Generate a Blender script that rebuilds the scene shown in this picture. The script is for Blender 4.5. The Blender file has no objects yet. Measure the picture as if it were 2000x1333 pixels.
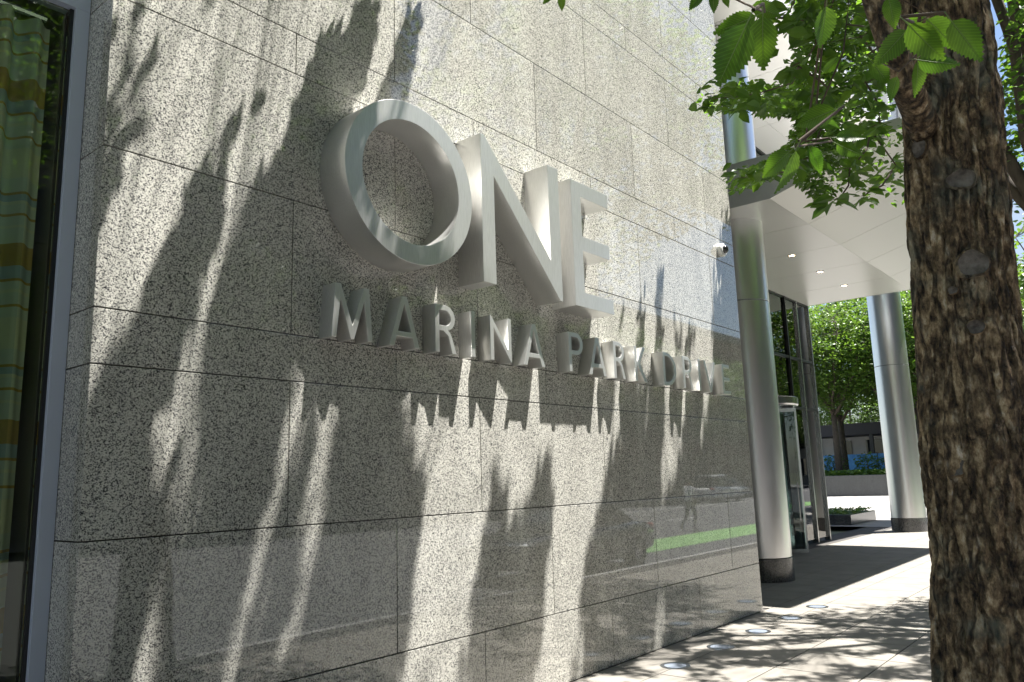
import bpy, bmesh, math, random
import numpy as np
from mathutils import Vector, Matrix, noise
R = math.radians
random.seed(7); rng = np.random.default_rng(7)
sc = bpy.context.scene
col = sc.collection
# ------------------------------------------------------------------ camera
YAW, PITCH, ROLL, FPX = 0.883294542, 0.175148105, -0.0312979157, 1534.456
CAM = np.array([0.0, -4.2905, 1.7494])
_fw = np.array([math.sin(YAW)*math.cos(PITCH), math.cos(YAW)*math.cos(PITCH), math.sin(PITCH)])
_r0 = np.array([math.cos(YAW), -math.sin(YAW), 0.0]); _u0 = np.cross(_r0, _fw)
_r = math.cos(ROLL)*_r0 + math.sin(ROLL)*_u0; _u = -math.sin(ROLL)*_r0 + math.cos(ROLL)*_u0
cd = bpy.data.cameras.new('camera'); cam = bpy.data.objects.new('camera', cd); col.objects.link(cam)
cd.sensor_fit = 'HORIZONTAL'; cd.sensor_width = 36.0; cd.lens = FPX/2000*36.0; cd.clip_start = 0.05; cd.clip_end = 3000
cam.matrix_world = Matrix(((_r[0], _u[0], -_fw[0], CAM[0]), (_r[1], _u[1], -_fw[1], CAM[1]), (_r[2], _u[2], -_fw[2], CAM[2]), (0, 0, 0, 1)))
sc.camera = cam
def ray(px, py): return _r*(px-1000)/FPX - _u*(py-666.5)/FPX + _fw
def at(px, py, dist): d = ray(px, py); return CAM + d/np.linalg.norm(d)*dist
def pix(P):
    q = np.asarray(P, float) - CAM; z = q@_fw
    return np.stack([1000 + FPX*(q@_r)/z, 666.5 - FPX*(q@_u)/z, z], -1)
# ------------------------------------------------------------------ world, sun, exposure
SUN = np.array([0.2222, -0.2407, 0.9448]); SUN /= np.linalg.norm(SUN)
EL = math.asin(SUN[2]); AZ = math.atan2(SUN[0], SUN[1])
w = bpy.data.worlds.new('World'); sc.world = w; w.use_nodes = True
nt = w.node_tree; nt.nodes.clear()
out = nt.nodes.new('ShaderNodeOutputWorld'); bg = nt.nodes.new('ShaderNodeBackground'); bg.inputs[1].default_value = 0.05
sky = nt.nodes.new('ShaderNodeTexSky'); sky.sky_type = 'NISHITA'; sky.sun_disc = False
sky.sun_elevation = EL; sky.sun_rotation = AZ; sky.air_density = 1.0; sky.dust_density = .7
tc = nt.nodes.new('ShaderNodeTexCoord'); mp = nt.nodes.new('ShaderNodeMapping'); mp.inputs['Scale'].default_value = (1.6, 1.6, 3.4)
nz = nt.nodes.new('ShaderNodeTexNoise'); nz.inputs['Scale'].default_value = 2.1; nz.inputs['Detail'].default_value = 7; nz.inputs['Roughness'].default_value = 0.55
rp = nt.nodes.new('ShaderNodeValToRGB'); rp.color_ramp.elements[0].position = 0.52; rp.color_ramp.elements[1].position = 0.70
mx = nt.nodes.new('ShaderNodeMixRGB'); mx.inputs[2].default_value = (3.4, 3.5, 3.7, 1)
nt.links.new(tc.outputs['Generated'], mp.inputs['Vector']); nt.links.new(mp.outputs[0], nz.inputs['Vector'])
nt.links.new(nz.outputs['Fac'], rp.inputs[0]); nt.links.new(rp.outputs[0], mx.inputs[0]); nt.links.new(sky.outputs[0], mx.inputs[1])
nt.links.new(mx.outputs[0], bg.inputs[0]); nt.links.new(bg.outputs[0], out.inputs[0])
sl = bpy.data.lights.new('sun', 'SUN'); sl.energy = 5.0; sl.angle = R(0.53); sl.color = (1.0, 0.97, 0.92)
so = bpy.data.objects.new('sun', sl); col.objects.link(so); so.location = (0, -10, 30)
so.rotation_euler = Vector(SUN).to_track_quat('Z', 'Y').to_euler()
sc.view_settings.view_transform = 'Standard'; sc.view_settings.look = 'None'; sc.view_settings.gamma = 1.0
sc.view_settings.use_curve_mapping = False
sc.view_settings.exposure = 2.05
sc.cycles.max_bounces = 8; sc.cycles.transparent_max_bounces = 16; sc.cycles.use_denoising = True
sc.cycles.sample_clamp_indirect = 6.0

# ------------------------------------------------------------------ helpers
class MB:
    def __init__(s): s.v = []; s.f = []; s.m = []
    def add(s, vs, fs, mi=0):
        o = len(s.v); s.v.extend([tuple(map(float, p)) for p in vs]); s.f.extend([tuple(i+o for i in f) for f in fs]); s.m.extend([mi]*len(fs))
    def box(s, a, b, mi=0):
        (x0, y0, z0), (x1, y1, z1) = a, b
        s.add([(x0,y0,z0),(x1,y0,z0),(x1,y1,z0),(x0,y1,z0),(x0,y0,z1),(x1,y0,z1),(x1,y1,z1),(x0,y1,z1)],
              [(3,2,1,0),(4,5,6,7),(0,1,5,4),(1,2,6,5),(2,3,7,6),(3,0,4,7)], mi)
    def prism(s, poly, axis, a, b, mi=0):
        # poly: 2D points (ccw) ; axis 'x','y','z' is the extrusion axis
        def P(p, t):
            return {'x': (t, p[0], p[1]), 'y': (p[0], t, p[1]), 'z': (p[0], p[1], t)}[axis]
        n = len(poly); vs = [P(p, a) for p in poly] + [P(p, b) for p in poly]
        fs = [tuple(range(n)), tuple(range(2*n-1, n-1, -1))] + [(i, n+i, n+(i+1) % n, (i+1) % n) for i in range(n)]
        s.add(vs, fs, mi)
    def lathe(s, prof, c=(0, 0, 0), n=32, axis='z', a0=0.0, a1=2*math.pi, mi=0):
        full = abs(a1-a0-2*math.pi) < 1e-6; k = n if full else n+1; vs = []
        for (r, h) in prof:
            for i in range(k):
                t = a0 + (a1-a0)*i/n; x, y = r*math.cos(t), r*math.sin(t)
                p = {'z': (x, y, h), 'y': (x, h, y), 'x': (h, x, y)}[axis]
                vs.append((p[0]+c[0], p[1]+c[1], p[2]+c[2]))
        fs = []
        for j in range(len(prof)-1):
            for i in range(n):
                i2 = (i+1) % k; fs.append((j*k+i, j*k+i2, (j+1)*k+i2, (j+1)*k+i))
        s.add(vs, fs, mi)
    def tube(s, pts, rad, n=7, mi=0, cap=True):
        pts = [Vector(p) for p in pts]; rad = [rad]*len(pts) if isinstance(rad, (int, float)) else rad; vs = []
        for i, p in enumerate(pts):
            t = (pts[min(i+1, len(pts)-1)] - pts[max(i-1, 0)]).normalized()
            a = t.orthogonal().normalized() if abs(t.z) > .95 else t.cross(Vector((0, 0, 1))).normalized(); b = t.cross(a)
            vs += [p + (a*math.cos(2*math.pi*k/n) + b*math.sin(2*math.pi*k/n))*rad[i] for k in range(n)]
        fs = [(j*n+k, j*n+(k+1) % n, (j+1)*n+(k+1) % n, (j+1)*n+k) for j in range(len(pts)-1) for k in range(n)]
        if cap: fs += [tuple(range(n-1, -1, -1)), tuple(range((len(pts)-1)*n, len(pts)*n))]
        s.add(vs, fs, mi)
    def mesh(s, name, mats, smooth=False):
        me = bpy.data.meshes.new(name); me.from_pydata(s.v, [], s.f)
        for m in (mats if isinstance(mats, (list, tuple)) else [mats]): me.materials.append(m)
        if any(s.m): me.polygons.foreach_set('material_index', s.m)
        if smooth: me.polygons.foreach_set('use_smooth', [True]*len(me.polygons))
        me.update(); return me
    def build(s, name, mats, parent=None, smooth=False, bevel=0, auto=None):
        me = s.mesh(name, mats, smooth)
        bm = bmesh.new(); bm.from_mesh(me); bmesh.ops.recalc_face_normals(bm, faces=bm.faces)
        if bevel: bmesh.ops.bevel(bm, geom=[e for e in bm.edges if len(e.link_faces) == 2 and e.calc_face_angle(0) > .5], offset=bevel, segments=2, affect='EDGES', profile=.6)
        bm.to_mesh(me); bm.free()
        o = bpy.data.objects.new(name, me); col.objects.link(o)
        if parent: o.parent = parent
        if auto: me.set_sharp_from_angle(angle=R(auto))
        return o
def link(name, me, parent=None, loc=None, rotz=0):
    o = bpy.data.objects.new(name, me); col.objects.link(o)
    if parent: o.parent = parent
    if loc is not None: o.location = loc
    o.rotation_euler.z = rotz
    return o
def empty(name, loc=(0, 0, 0), rz=0):
    o = bpy.data.objects.new(name, None); col.objects.link(o); o.location = loc; o.rotation_euler.z = rz; o.empty_display_size = .2
    return o
def tag(o, label=None, cat=None, group=None, kind=None):
    for k, v in (('label', label), ('category', cat), ('group', group), ('kind', kind)):
        if v: o[k] = v
    return o
def copy_tree(o, parent=None):
    c = o.copy(); col.objects.link(c); c.parent = parent
    for ch in list(o.children): copy_tree(ch, c)
    return c
# ------------------------------------------------------------------ materials
M = {}
def mat(name, color=(.5, .5, .5), rough=.5, metal=0.0, noise_s=None, noise_c=None, spec=.5, coat=0, bump=0, emit=None, amount=(.35, .65), stretch=(1, 1, 1)):
    m = bpy.data.materials.new(name); m.use_nodes = True; n = m.node_tree.nodes; L = m.node_tree.links
    b = n['Principled BSDF']; b.inputs['Base Color'].default_value = (*color, 1); b.inputs['Roughness'].default_value = rough
    b.inputs['Metallic'].default_value = metal; b.inputs['Specular IOR Level'].default_value = spec; b.inputs['Coat Weight'].default_value = coat
    if emit: b.inputs['Emission Color'].default_value = (*emit[0], 1); b.inputs['Emission Strength'].default_value = emit[1]
    if noise_s:
        g = n.new('ShaderNodeNewGeometry'); mpn = n.new('ShaderNodeMapping'); mpn.inputs['Scale'].default_value = stretch
        L.new(g.outputs['Position'], mpn.inputs['Vector'])
        t = n.new('ShaderNodeTexNoise'); t.inputs['Scale'].default_value = noise_s; t.inputs['Detail'].default_value = 6; t.inputs['Roughness'].default_value = .62
        L.new(mpn.outputs[0], t.inputs['Vector'])
        r = n.new('ShaderNodeValToRGB'); r.color_ramp.elements[0].position = amount[0]; r.color_ramp.elements[1].position = amount[1]
        r.color_ramp.elements[0].color = (*color, 1); r.color_ramp.elements[1].color = (*(noise_c or color), 1)
        L.new(t.outputs['Fac'], r.inputs[0]); L.new(r.outputs[0], b.inputs['Base Color'])
        if bump:
            bp = n.new('ShaderNodeBump'); bp.inputs['Strength'].default_value = bump; bp.inputs['Distance'].default_value = .01
            L.new(t.outputs['Fac'], bp.inputs['Height']); L.new(bp.outputs[0], b.inputs['Normal'])
    M[name] = m; return m
def granite(name, light, mid, dark, rough, scale=1.0, var=.1):
    m = bpy.data.materials.new(name); m.use_nodes = True; n = m.node_tree.nodes; L = m.node_tree.links; b = n['Principled BSDF']
    g = n.new('ShaderNodeNewGeometry'); oi = n.new('ShaderNodeObjectInfo')
    sc_ = n.new('ShaderNodeVectorMath'); sc_.operation = 'SCALE'; cb = n.new('ShaderNodeCombineXYZ')
    for i in range(3): L.new(oi.outputs['Random'], cb.inputs[i])
    L.new(cb.outputs[0], sc_.inputs[0]); sc_.inputs['Scale'].default_value = 37.0
    ad = n.new('ShaderNodeVectorMath'); L.new(g.outputs['Position'], ad.inputs[0]); L.new(sc_.outputs[0], ad.inputs[1])
    v = n.new('ShaderNodeTexVoronoi'); v.inputs['Scale'].default_value = 85*scale; L.new(ad.outputs[0], v.inputs['Vector'])
    sp = n.new('ShaderNodeSeparateColor'); L.new(v.outputs['Color'], sp.inputs[0])
    t = n.new('ShaderNodeTexNoise'); t.inputs['Scale'].default_value = 55*scale; t.inputs['Detail'].default_value = 4; t.inputs['Roughness'].default_value = .75
    L.new(ad.outputs[0], t.inputs['Vector'])
    mm = n.new('ShaderNodeMath'); mm.operation = 'MULTIPLY_ADD'; L.new(sp.outputs[0], mm.inputs[0]); mm.inputs[1].default_value = .42
    sub = n.new('ShaderNodeMath'); sub.operation = 'MULTIPLY'; L.new(t.outputs['Fac'], sub.inputs[0]); sub.inputs[1].default_value = .62
    L.new(sub.outputs[0], mm.inputs[2])
    r = n.new('ShaderNodeValToRGB'); e = r.color_ramp.elements; e[0].position = .30; e[0].color = (*dark, 1); e[1].position = .66; e[1].color = (*light, 1)
    k = e.new(.42); k.color = (*mid, 1); k = e.new(.50); k.color = tuple(.55*a+.45*c for a, c in zip(light, mid))+(1,)
    L.new(mm.outputs[0], r.inputs[0])
    hs = n.new('ShaderNodeHueSaturation'); L.new(r.outputs[0], hs.inputs['Color'])
    mr = n.new('ShaderNodeMapRange'); mr.inputs[3].default_value = 1-var; mr.inputs[4].default_value = 1+var
    L.new(oi.outputs['Random'], mr.inputs[0])
    mq = n.new('ShaderNodeMapping'); mq.inputs['Scale'].default_value = (2.2, 2.2, .45); L.new(g.outputs['Position'], mq.inputs[0]); t3 = n.new('ShaderNodeTexNoise'); t3.inputs['Scale'].default_value = 1.6; t3.inputs['Detail'].default_value = 5; L.new(mq.outputs[0], t3.inputs[0])
    m3 = n.new('ShaderNodeMapRange'); m3.inputs[1].default_value = .3; m3.inputs[2].default_value = .7; m3.inputs[3].default_value = .84; m3.inputs[4].default_value = 1.08; L.new(t3.outputs[0], m3.inputs[0])
    mv = n.new('ShaderNodeMath'); mv.operation = 'MULTIPLY'; L.new(mr.outputs[0], mv.inputs[0]); L.new(m3.outputs[0], mv.inputs[1]); L.new(mv.outputs[0], hs.inputs['Value'])
    L.new(hs.outputs[0], b.inputs['Base Color']); b.inputs['Roughness'].default_value = rough; b.inputs['IOR'].default_value = 1.66
    M[name] = m; return m
granite('granite_polished', (.605, .59, .525), (.205, .203, .195), (.016, .017, .021), .024, 2.0, .06)
granite('granite_dark', (.10, .10, .10), (.04, .04, .043), (.012, .012, .014), .2)
granite('granite_kerb', (.30, .29, .28), (.20, .20, .195), (.08, .08, .08), .7)
mat('joint_dark', (.035, .034, .03), .9)
mat('paver', (.15, .138, .12), .8, noise_s=2.2, noise_c=(.20, .185, .16), bump=.08)
mat('paver_joint', (.06, .055, .05), .95)
mat('plaza_stone', (.21, .20, .19), .75, noise_s=.8, noise_c=(.26, .25, .235))
mat('asphalt', (.045, .045, .048), .85, noise_s=30, noise_c=(.085, .085, .087), bump=.2)
mat('earth', (.10, .09, .07), .95, noise_s=.2, noise_c=(.12, .13, .08))
mat('lane_green', (.13, .27, .08), .8, noise_s=6, noise_c=(.17, .32, .11))
mat('road_white', (.75, .75, .72), .7, noise_s=9, noise_c=(.6, .6, .58))
mat('letter_steel', (.60, .595, .575), .32, .72, noise_s=7, noise_c=(.76, .755, .735), stretch=(60, 60, 1.5))
mat('column_steel', (.76, .76, .765), .33, 1.0, noise_s=4, noise_c=(.82, .82, .82), stretch=(1, 1, .25))
mat('seam', (.30, .30, .31), .35, .9)
mat('soffit', (.70, .69, .665), .3, .15)
mat('frame_alu', (.50, .55, .66), .45, .1)
mat('frame_dark', (.03, .032, .035), .35, .5)
mat('frame_steel', (.55, .56, .57), .25, 1.0)
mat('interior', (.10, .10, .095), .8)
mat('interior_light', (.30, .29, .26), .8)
mat('white_paint', (.78, .78, .76), .4)
mat('black_glossy', (.012, .012, .014), .15, coat=.5)
mat('lamp_glow', (1, .9, .7), .4, emit=((1, .78, .45), 6))
mat('lens_glass', (.22, .25, .30), .25, .2)
mat('scar', (.20, .175, .145), .9, noise_s=22, noise_c=(.06, .05, .04), bump=.8)
mat('twig', (.10, .07, .045), .8)
mat('limb_bark', (.10, .08, .06), .9, noise_s=14, noise_c=(.045, .036, .028), bump=.6, stretch=(1, 1, .3))
mat('hedge', (.05, .12, .02), .7, noise_s=8, noise_c=(.10, .19, .035))
mat('blue_banner', (.06, .22, .55), .6, noise_s=3, noise_c=(.12, .38, .7))
mat('pale_wall', (.62, .60, .57), .7, noise_s=1, noise_c=(.55, .53, .5))
mat('dark_roof', (.035, .033, .04), .6)
mat('car_dark', (.045, .05, .06), .2, .4, coat=1)
mat('car_white', (.78, .78, .78), .25, coat=1)
mat('car_grey', (.30, .32, .36), .22, .5, coat=1)
mat('car_glass', (.02, .025, .028), .04)
mat('tyre', (.02, .02, .02), .8)
mat('rim', (.5, .5, .52), .3, .9)
mat('tail_red', (.5, .02, .02), .25)
mat('head_clear', (.8, .82, .85), .15)
mat('shirt', (.78, .78, .80), .8); mat('trousers', (.035, .038, .05), .85); mat('skin', (.45, .28, .2), .6); mat('hair', (.04, .03, .02), .8)
def bark():
    m = bpy.data.materials.new('bark'); m.use_nodes = True; n = m.node_tree.nodes; L = m.node_tree.links; b = n['Principled BSDF']
    g = n.new('ShaderNodeNewGeometry'); mp_ = n.new('ShaderNodeMapping'); mp_.inputs['Scale'].default_value = (1, 1, .55); L.new(g.outputs['Position'], mp_.inputs[0])
    t = n.new('ShaderNodeTexNoise'); t.inputs['Scale'].default_value = 26; t.inputs['Detail'].default_value = 8; t.inputs['Roughness'].default_value = .7; L.new(mp_.outputs[0], t.inputs[0])
    r = n.new('ShaderNodeValToRGB'); e = r.color_ramp.elements; e[0].position = .36; e[0].color = (.02, .013, .008, 1); e[1].position = .70; e[1].color = (.62, .54, .42, 1)
    k = e.new(.49); k.color = (.18, .12, .062, 1); k = e.new(.59); k.color = (.40, .295, .17, 1)
    L.new(t.outputs[0], r.inputs[0])
    t2 = n.new('ShaderNodeTexNoise'); t2.inputs['Scale'].default_value = 5; t2.inputs['Detail'].default_value = 5; L.new(g.outputs['Position'], t2.inputs[0])
    r2 = n.new('ShaderNodeValToRGB'); r2.color_ramp.elements[0].position = .56; r2.color_ramp.elements[1].position = .68
    mxn = n.new('ShaderNodeMixRGB'); mxn.inputs[2].default_value = (.16, .18, .14, 1)
    at_ = n.new('ShaderNodeMath'); at_.operation = 'MULTIPLY'; at_.inputs[1].default_value = .55; L.new(t2.outputs[0], r2.inputs[0]); L.new(r2.outputs[0], at_.inputs[0])
    L.new(at_.outputs[0], mxn.inputs[0]); L.new(r.outputs[0], mxn.inputs[1]); L.new(mxn.outputs[0], b.inputs['Base Color'])
    b.inputs['Roughness'].default_value = .85
    mp2 = n.new('ShaderNodeMapping'); mp2.inputs['Scale'].default_value = (1, 1, .16); ds = n.new('ShaderNodeVectorMath'); ds.operation = 'MULTIPLY_ADD'; ds.inputs[1].default_value = (.12, .12, .3)
    tn = n.new('ShaderNodeTexNoise'); tn.inputs['Scale'].default_value = 7; tn.inputs['Detail'].default_value = 5; L.new(g.outputs['Position'], tn.inputs[0]); L.new(tn.outputs['Color'], ds.inputs[0]); L.new(g.outputs['Position'], ds.inputs[2]); L.new(ds.outputs[0], mp2.inputs[0])
    vo = n.new('ShaderNodeTexVoronoi'); vo.feature = 'DISTANCE_TO_EDGE'; vo.inputs['Scale'].default_value = 15; L.new(mp2.outputs[0], vo.inputs['Vector'])
    rc = n.new('ShaderNodeValToRGB'); rc.color_ramp.elements[0].position = .0; rc.color_ramp.elements[0].color = (.12, .10, .08, 1); rc.color_ramp.elements[1].position = .16; L.new(vo.outputs['Distance'], rc.inputs[0])
    mc = n.new('ShaderNodeMixRGB'); mc.blend_type = 'MULTIPLY'; mc.inputs[0].default_value = .7; L.new(mxn.outputs[0], mc.inputs[1]); L.new(rc.outputs[0], mc.inputs[2]); L.new(mc.outputs[0], b.inputs['Base Color'])
    bp2 = n.new('ShaderNodeBump'); bp2.inputs['Strength'].default_value = 1.0; bp2.inputs['Distance'].default_value = .02; L.new(rc.outputs[0], bp2.inputs['Height'])
    bp = n.new('ShaderNodeBump'); bp.inputs['Strength'].default_value = .9; bp.inputs['Distance'].default_value = .012; L.new(t.outputs[0], bp.inputs['Height']); L.new(bp2.outputs[0], bp.inputs['Normal']); L.new(bp.outputs[0], b.inputs['Normal'])
    M['bark'] = m
bark()
def leafmat(name, c1, c2, trans=.45):
    m = bpy.data.materials.new(name); m.use_nodes = True; n = m.node_tree.nodes; L = m.node_tree.links; b = n['Principled BSDF']; o = n['Material Output']
    g = n.new('ShaderNodeNewGeometry'); t = n.new('ShaderNodeTexNoise'); t.inputs['Scale'].default_value = 6; L.new(g.outputs['Position'], t.inputs[0])
    r = n.new('ShaderNodeValToRGB'); r.color_ramp.elements[0].position = .35; r.color_ramp.elements[1].position = .65
    r.color_ramp.elements[0].color = (*c1, 1); r.color_ramp.elements[1].color = (*c2, 1); L.new(t.outputs[0], r.inputs[0])
    L.new(r.outputs[0], b.inputs['Base Color']); b.inputs['Roughness'].default_value = .42
    tl = n.new('ShaderNodeBsdfTranslucent'); hs = n.new('ShaderNodeHueSaturation'); hs.inputs['Hue'].default_value = .487; hs.inputs['Value'].default_value = 1.75; hs.inputs['Saturation'].default_value = 1.05
    L.new(r.outputs[0], hs.inputs['Color']); L.new(hs.outputs[0], tl.inputs[0])
    mxs = n.new('ShaderNodeMixShader'); mxs.inputs[0].default_value = trans; L.new(b.outputs[0], mxs.inputs[1]); L.new(tl.outputs[0], mxs.inputs[2]); L.new(mxs.outputs[0], o.inputs[0])
    M[name] = m
leafmat('leaf_near', (.033, .09, .010), (.07, .14, .016), .52)
def veins():
    m = M['leaf_near']; n = m.node_tree.nodes; L = m.node_tree.links; tcx = n.new('ShaderNodeTexCoord'); sx = n.new('ShaderNodeSeparateXYZ'); L.new(tcx.outputs['Object'], sx.inputs[0])
    ab = n.new('ShaderNodeMath'); ab.operation = 'ABSOLUTE'; L.new(sx.outputs[0], ab.inputs[0]); ma = n.new('ShaderNodeMath'); ma.operation = 'MULTIPLY_ADD'; L.new(ab.outputs[0], ma.inputs[0]); ma.inputs[1].default_value = -.9; L.new(sx.outputs[1], ma.inputs[2])
    fr = n.new('ShaderNodeMath'); fr.operation = 'PINGPONG'; L.new(ma.outputs[0], fr.inputs[0]); fr.inputs[1].default_value = .037; mr = n.new('ShaderNodeMapRange'); L.new(fr.outputs[0], mr.inputs[0]); mr.inputs[1].default_value = 0; mr.inputs[2].default_value = .012; mr.inputs[3].default_value = 1.6; mr.inputs[4].default_value = 1.0
    r = [k for k in n if k.bl_idname == 'ShaderNodeValToRGB'][0]; hv = n.new('ShaderNodeHueSaturation'); L.new(mr.outputs[0], hv.inputs['Value']); src = r.outputs[0]
    for l in list(L):
        if l.from_socket == src: t = l.to_socket; L.remove(l); L.new(hv.outputs[0], t)
    L.new(src, hv.inputs['Color'])
    bp = n.new('ShaderNodeBump'); bp.inputs['Strength'].default_value = .4; bp.inputs['Distance'].default_value = .004; L.new(fr.outputs[0], bp.inputs['Height']); L.new(bp.outputs[0], n['Principled BSDF'].inputs['Normal'])
veins()
leafmat('leaf', (.04, .10, .012), (.085, .165, .02), .55); leafmat('leaf_far', (.04, .10, .012), (.11, .19, .028), .4)
def glassmat(name, tint, rough=0.0, ior=1.5, gain=1.0):
    m = bpy.data.materials.new(name); m.use_nodes = True; n = m.node_tree.nodes; L = m.node_tree.links; n.remove(n['Principled BSDF'])
    tr = n.new('ShaderNodeBsdfTransparent'); tr.inputs[0].default_value = (*tint, 1); gl = n.new('ShaderNodeBsdfGlossy'); gl.inputs['Roughness'].default_value = rough
    fr = n.new('ShaderNodeFresnel'); fr.inputs[0].default_value = ior; mu = n.new('ShaderNodeMath'); mu.operation = 'MULTIPLY'; mu.inputs[1].default_value = gain; mu.use_clamp = True
    ms = n.new('ShaderNodeMixShader'); L.new(fr.outputs[0], mu.inputs[0]); L.new(mu.outputs[0], ms.inputs[0]); L.new(tr.outputs[0], ms.inputs[1]); L.new(gl.outputs[0], ms.inputs[2])
    L.new(ms.outputs[0], n['Material Output'].inputs[0]); M[name] = m
glassmat('glass_green', (.88, .94, .84), 0, 1.5, 1.0); glassmat('glass_teal', (.66, .76, .76), 0, 1.5, 1.6)
def curtain_mat():
    m = bpy.data.materials.new('curtain'); m.use_nodes = True; n = m.node_tree.nodes; L = m.node_tree.links; b = n['Principled BSDF']; b.inputs['Roughness'].default_value = .8
    g = n.new('ShaderNodeNewGeometry'); sx = n.new('ShaderNodeSeparateXYZ'); L.new(g.outputs['Position'], sx.inputs[0])
    def math_(op, a, bv=None):
        k = n.new('ShaderNodeMath'); k.operation = op
        for i, q in enumerate((a, bv)):
            if q is None: continue
            if isinstance(q, (int, float)): k.inputs[i].default_value = q
            else: L.new(q, k.inputs[i])
        return k.outputs[0]
    fz = math_('FRACT', math_('DIVIDE', math_('ADD', sx.outputs['Z'], 9.62), .97))
    r = n.new('ShaderNodeValToRGB'); r.color_ramp.interpolation = 'CONSTANT'; e = r.color_ramp.elements
    cream, pale, gold, blue = (.86, .84, .66, 1), (.76, .80, .72, 1), (.60, .41, .14, 1), (.50, .60, .68, 1)  # cream and pale lifted to stand in for interior light
    e[0].position = 0; e[0].color = gold; e[1].position = .13; e[1].color = pale
    for p_, c_ in ((.22, cream), (.235, pale), (.29, gold), (.305, pale), (.36, cream), (.38, blue), (.42, gold), (.435, pale), (.52, cream), (.70, pale), (.76, gold), (.775, pale), (.84, cream), (.86, pale), (.91, gold), (.925, blue)):
        k = e.new(p_); k.color = c_
    L.new(fz, r.inputs[0])
    fx = math_('FRACT', math_('DIVIDE', math_('ADD', sx.outputs['X'], 5.0), .31)); gt = math_('GREATER_THAN', fx, .62)
    mxn = n.new('ShaderNodeMixRGB'); mxn.blend_type = 'MULTIPLY'; mxn.inputs[2].default_value = (.72, .82, .9, 1); L.new(gt, mxn.inputs[0]); L.new(r.outputs[0], mxn.inputs[1])
    L.new(mxn.outputs[0], b.inputs['Base Color']); M['curtain'] = m
curtain_mat()

# ------------------------------------------------------------------ ground, road, pavement
def plane(name, x0, x1, y0, y1, z, m):
    b = MB(); b.add([(x0, y0, z), (x1, y0, z), (x1, y1, z), (x0, y1, z)], [(0, 1, 2, 3)]); return tag(b.build(name, m), kind='structure')
plane('ground', -900, 1500, -1200, 1200, -.16, M['earth'])
plane('road', -120, 400, -23.5, -4.15, -.13, M['asphalt'])
plane('bike_lane', 17.5, 90, -7.9, -6.0, -.126, M['lane_green'])
for i in range(9):
    plane('lane_marking', 30+9*i, 33+9*i, -12.36, -12.24, -.126, M['road_white'])
plane('lane_marking', 34, 200, -18.06, -17.94, -.126, M['road_white'])
plane('far_pavement', -120, 400, -29.5, -23.5, -.01, M['plaza_stone'])
plane('plaza', 26.1, 140, -4.0, 60, -.004, M['plaza_stone'])
kb = MB()
for i in range(60):
    x = -20+i*1.83; kb.box((x+.004, -4.15, -.2), (x+1.826, -4.0, 0.0))
tag(kb.build('kerb', M['granite_kerb'], bevel=.012), kind='structure')
b = MB(); b.box((-15, -4.0, -.2), (26.1, 3.2, -.012)); pav = tag(b.build('pavement', M['paver_joint']), kind='structure')
PS = .763
b = MB(); b.box((.006, .006, -.05), (PS-.006, PS-.006, 0)); paver_me = b.build('paver', M['paver'], bevel=.004); pm = paver_me.data; bpy.data.objects.remove(paver_me)
b = MB(); b.box((.004, .004, -.05), (PS-.004, .5-.004, 0)); o = b.build('paver', M['paver'], bevel=.004); pm2 = o.data; bpy.data.objects.remove(o)
cnt = 0
for i in range(-5, 24):
    for j in range(-5, 4):
        x = 8.07 + PS*i; y = -.5 + PS*j
        if j == 0:
            link('paver', pm2, pav, (x, -.5, 0)); continue
        if j > 0: y = PS*(j-1)
        if x < 10.1 and j > 0: continue
        if y < -4.0 or y > 2.6: continue
        if abs(x+.38-3.85) < .6 and abs(y+.38+3.65) < .5: continue
        link('paver', pm, pav, (x, y, 0))
# ------------------------------------------------------------------ granite wall
ROWS = [0.0, .594, 1.508, 2.422, 2.727, 3.641, 4.556, 4.861, 5.775, 6.69, 6.994, 7.909, 8.823, 9.128, 9.74]
XL, XR, X0, HP = 1.735, 10.13, 2.9645, .9095
b = MB(); b.box((XL+.03, .03, 0), (XR-.004, 3.4, 9.74)); wall = b.build('granite_wall', M['joint_dark'])
tag(wall, 'tall polished speckled granite wall carrying the large metal lettering', 'wall')
def panel(x0, x1, z0, z1):
    g = .0035; bb = MB(); bb.box((x0+g, 0, z0+g), (x1-g, .04, z1-g)); return bb.build('granite_panel', M['granite_polished'], wall, bevel=.003)
for i in range(len(ROWS)-1):
    xs = [XL-.0035] + [X0+HP*k for k in range(0, 9) if (k+i) % 2 == 0 and XL+.1 < X0+HP*k < XR-.05] + [XR]
    for a, c in zip(xs[:-1], xs[1:]): panel(a, c, ROWS[i], ROWS[i+1])
    bb = MB(); bb.box((XL, .043, ROWS[i]+.0035), (XL+.04, .33, ROWS[i+1]-.0035)); bb.build('reveal_panel', M['granite_polished'], wall, bevel=.003)
# ------------------------------------------------------------------ lobby window left of the wall
win = empty('lobby_window', (0, .3, 0)); tag(win, 'tall green tinted window with grey aluminium frame beside the granite corner', 'window')
def wpart(name, fn, m, parent=win, **k):
    bb = MB(); fn(bb); o = bb.build(name, m, None, **k); o.parent = parent; o.matrix_parent_inverse = parent.matrix_world.inverted() if False else Matrix.Translation(-parent.location); return o
wpart('frame_jamb', lambda q: q.box((1.655, .30, .12), (1.733, .42, 4.56)), M['frame_alu'], bevel=.003)
wpart('frame_head', lambda q: q.box((-3, .30, 4.56), (1.733, .42, 4.66)), M['frame_alu'], bevel=.003)
wpart('frame_sill', lambda q: q.box((-3, .30, .0), (1.733, .42, .12)), M['frame_alu'], bevel=.003)
wpart('gasket', lambda q: q.box((1.635, .33, .12), (1.6545, .40, 4.56)), M['frame_dark'])
wpart('glass_pane', lambda q: q.box((-3, .350, .12), (1.6345, .362, 4.558)), M['glass_green'])
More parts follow.
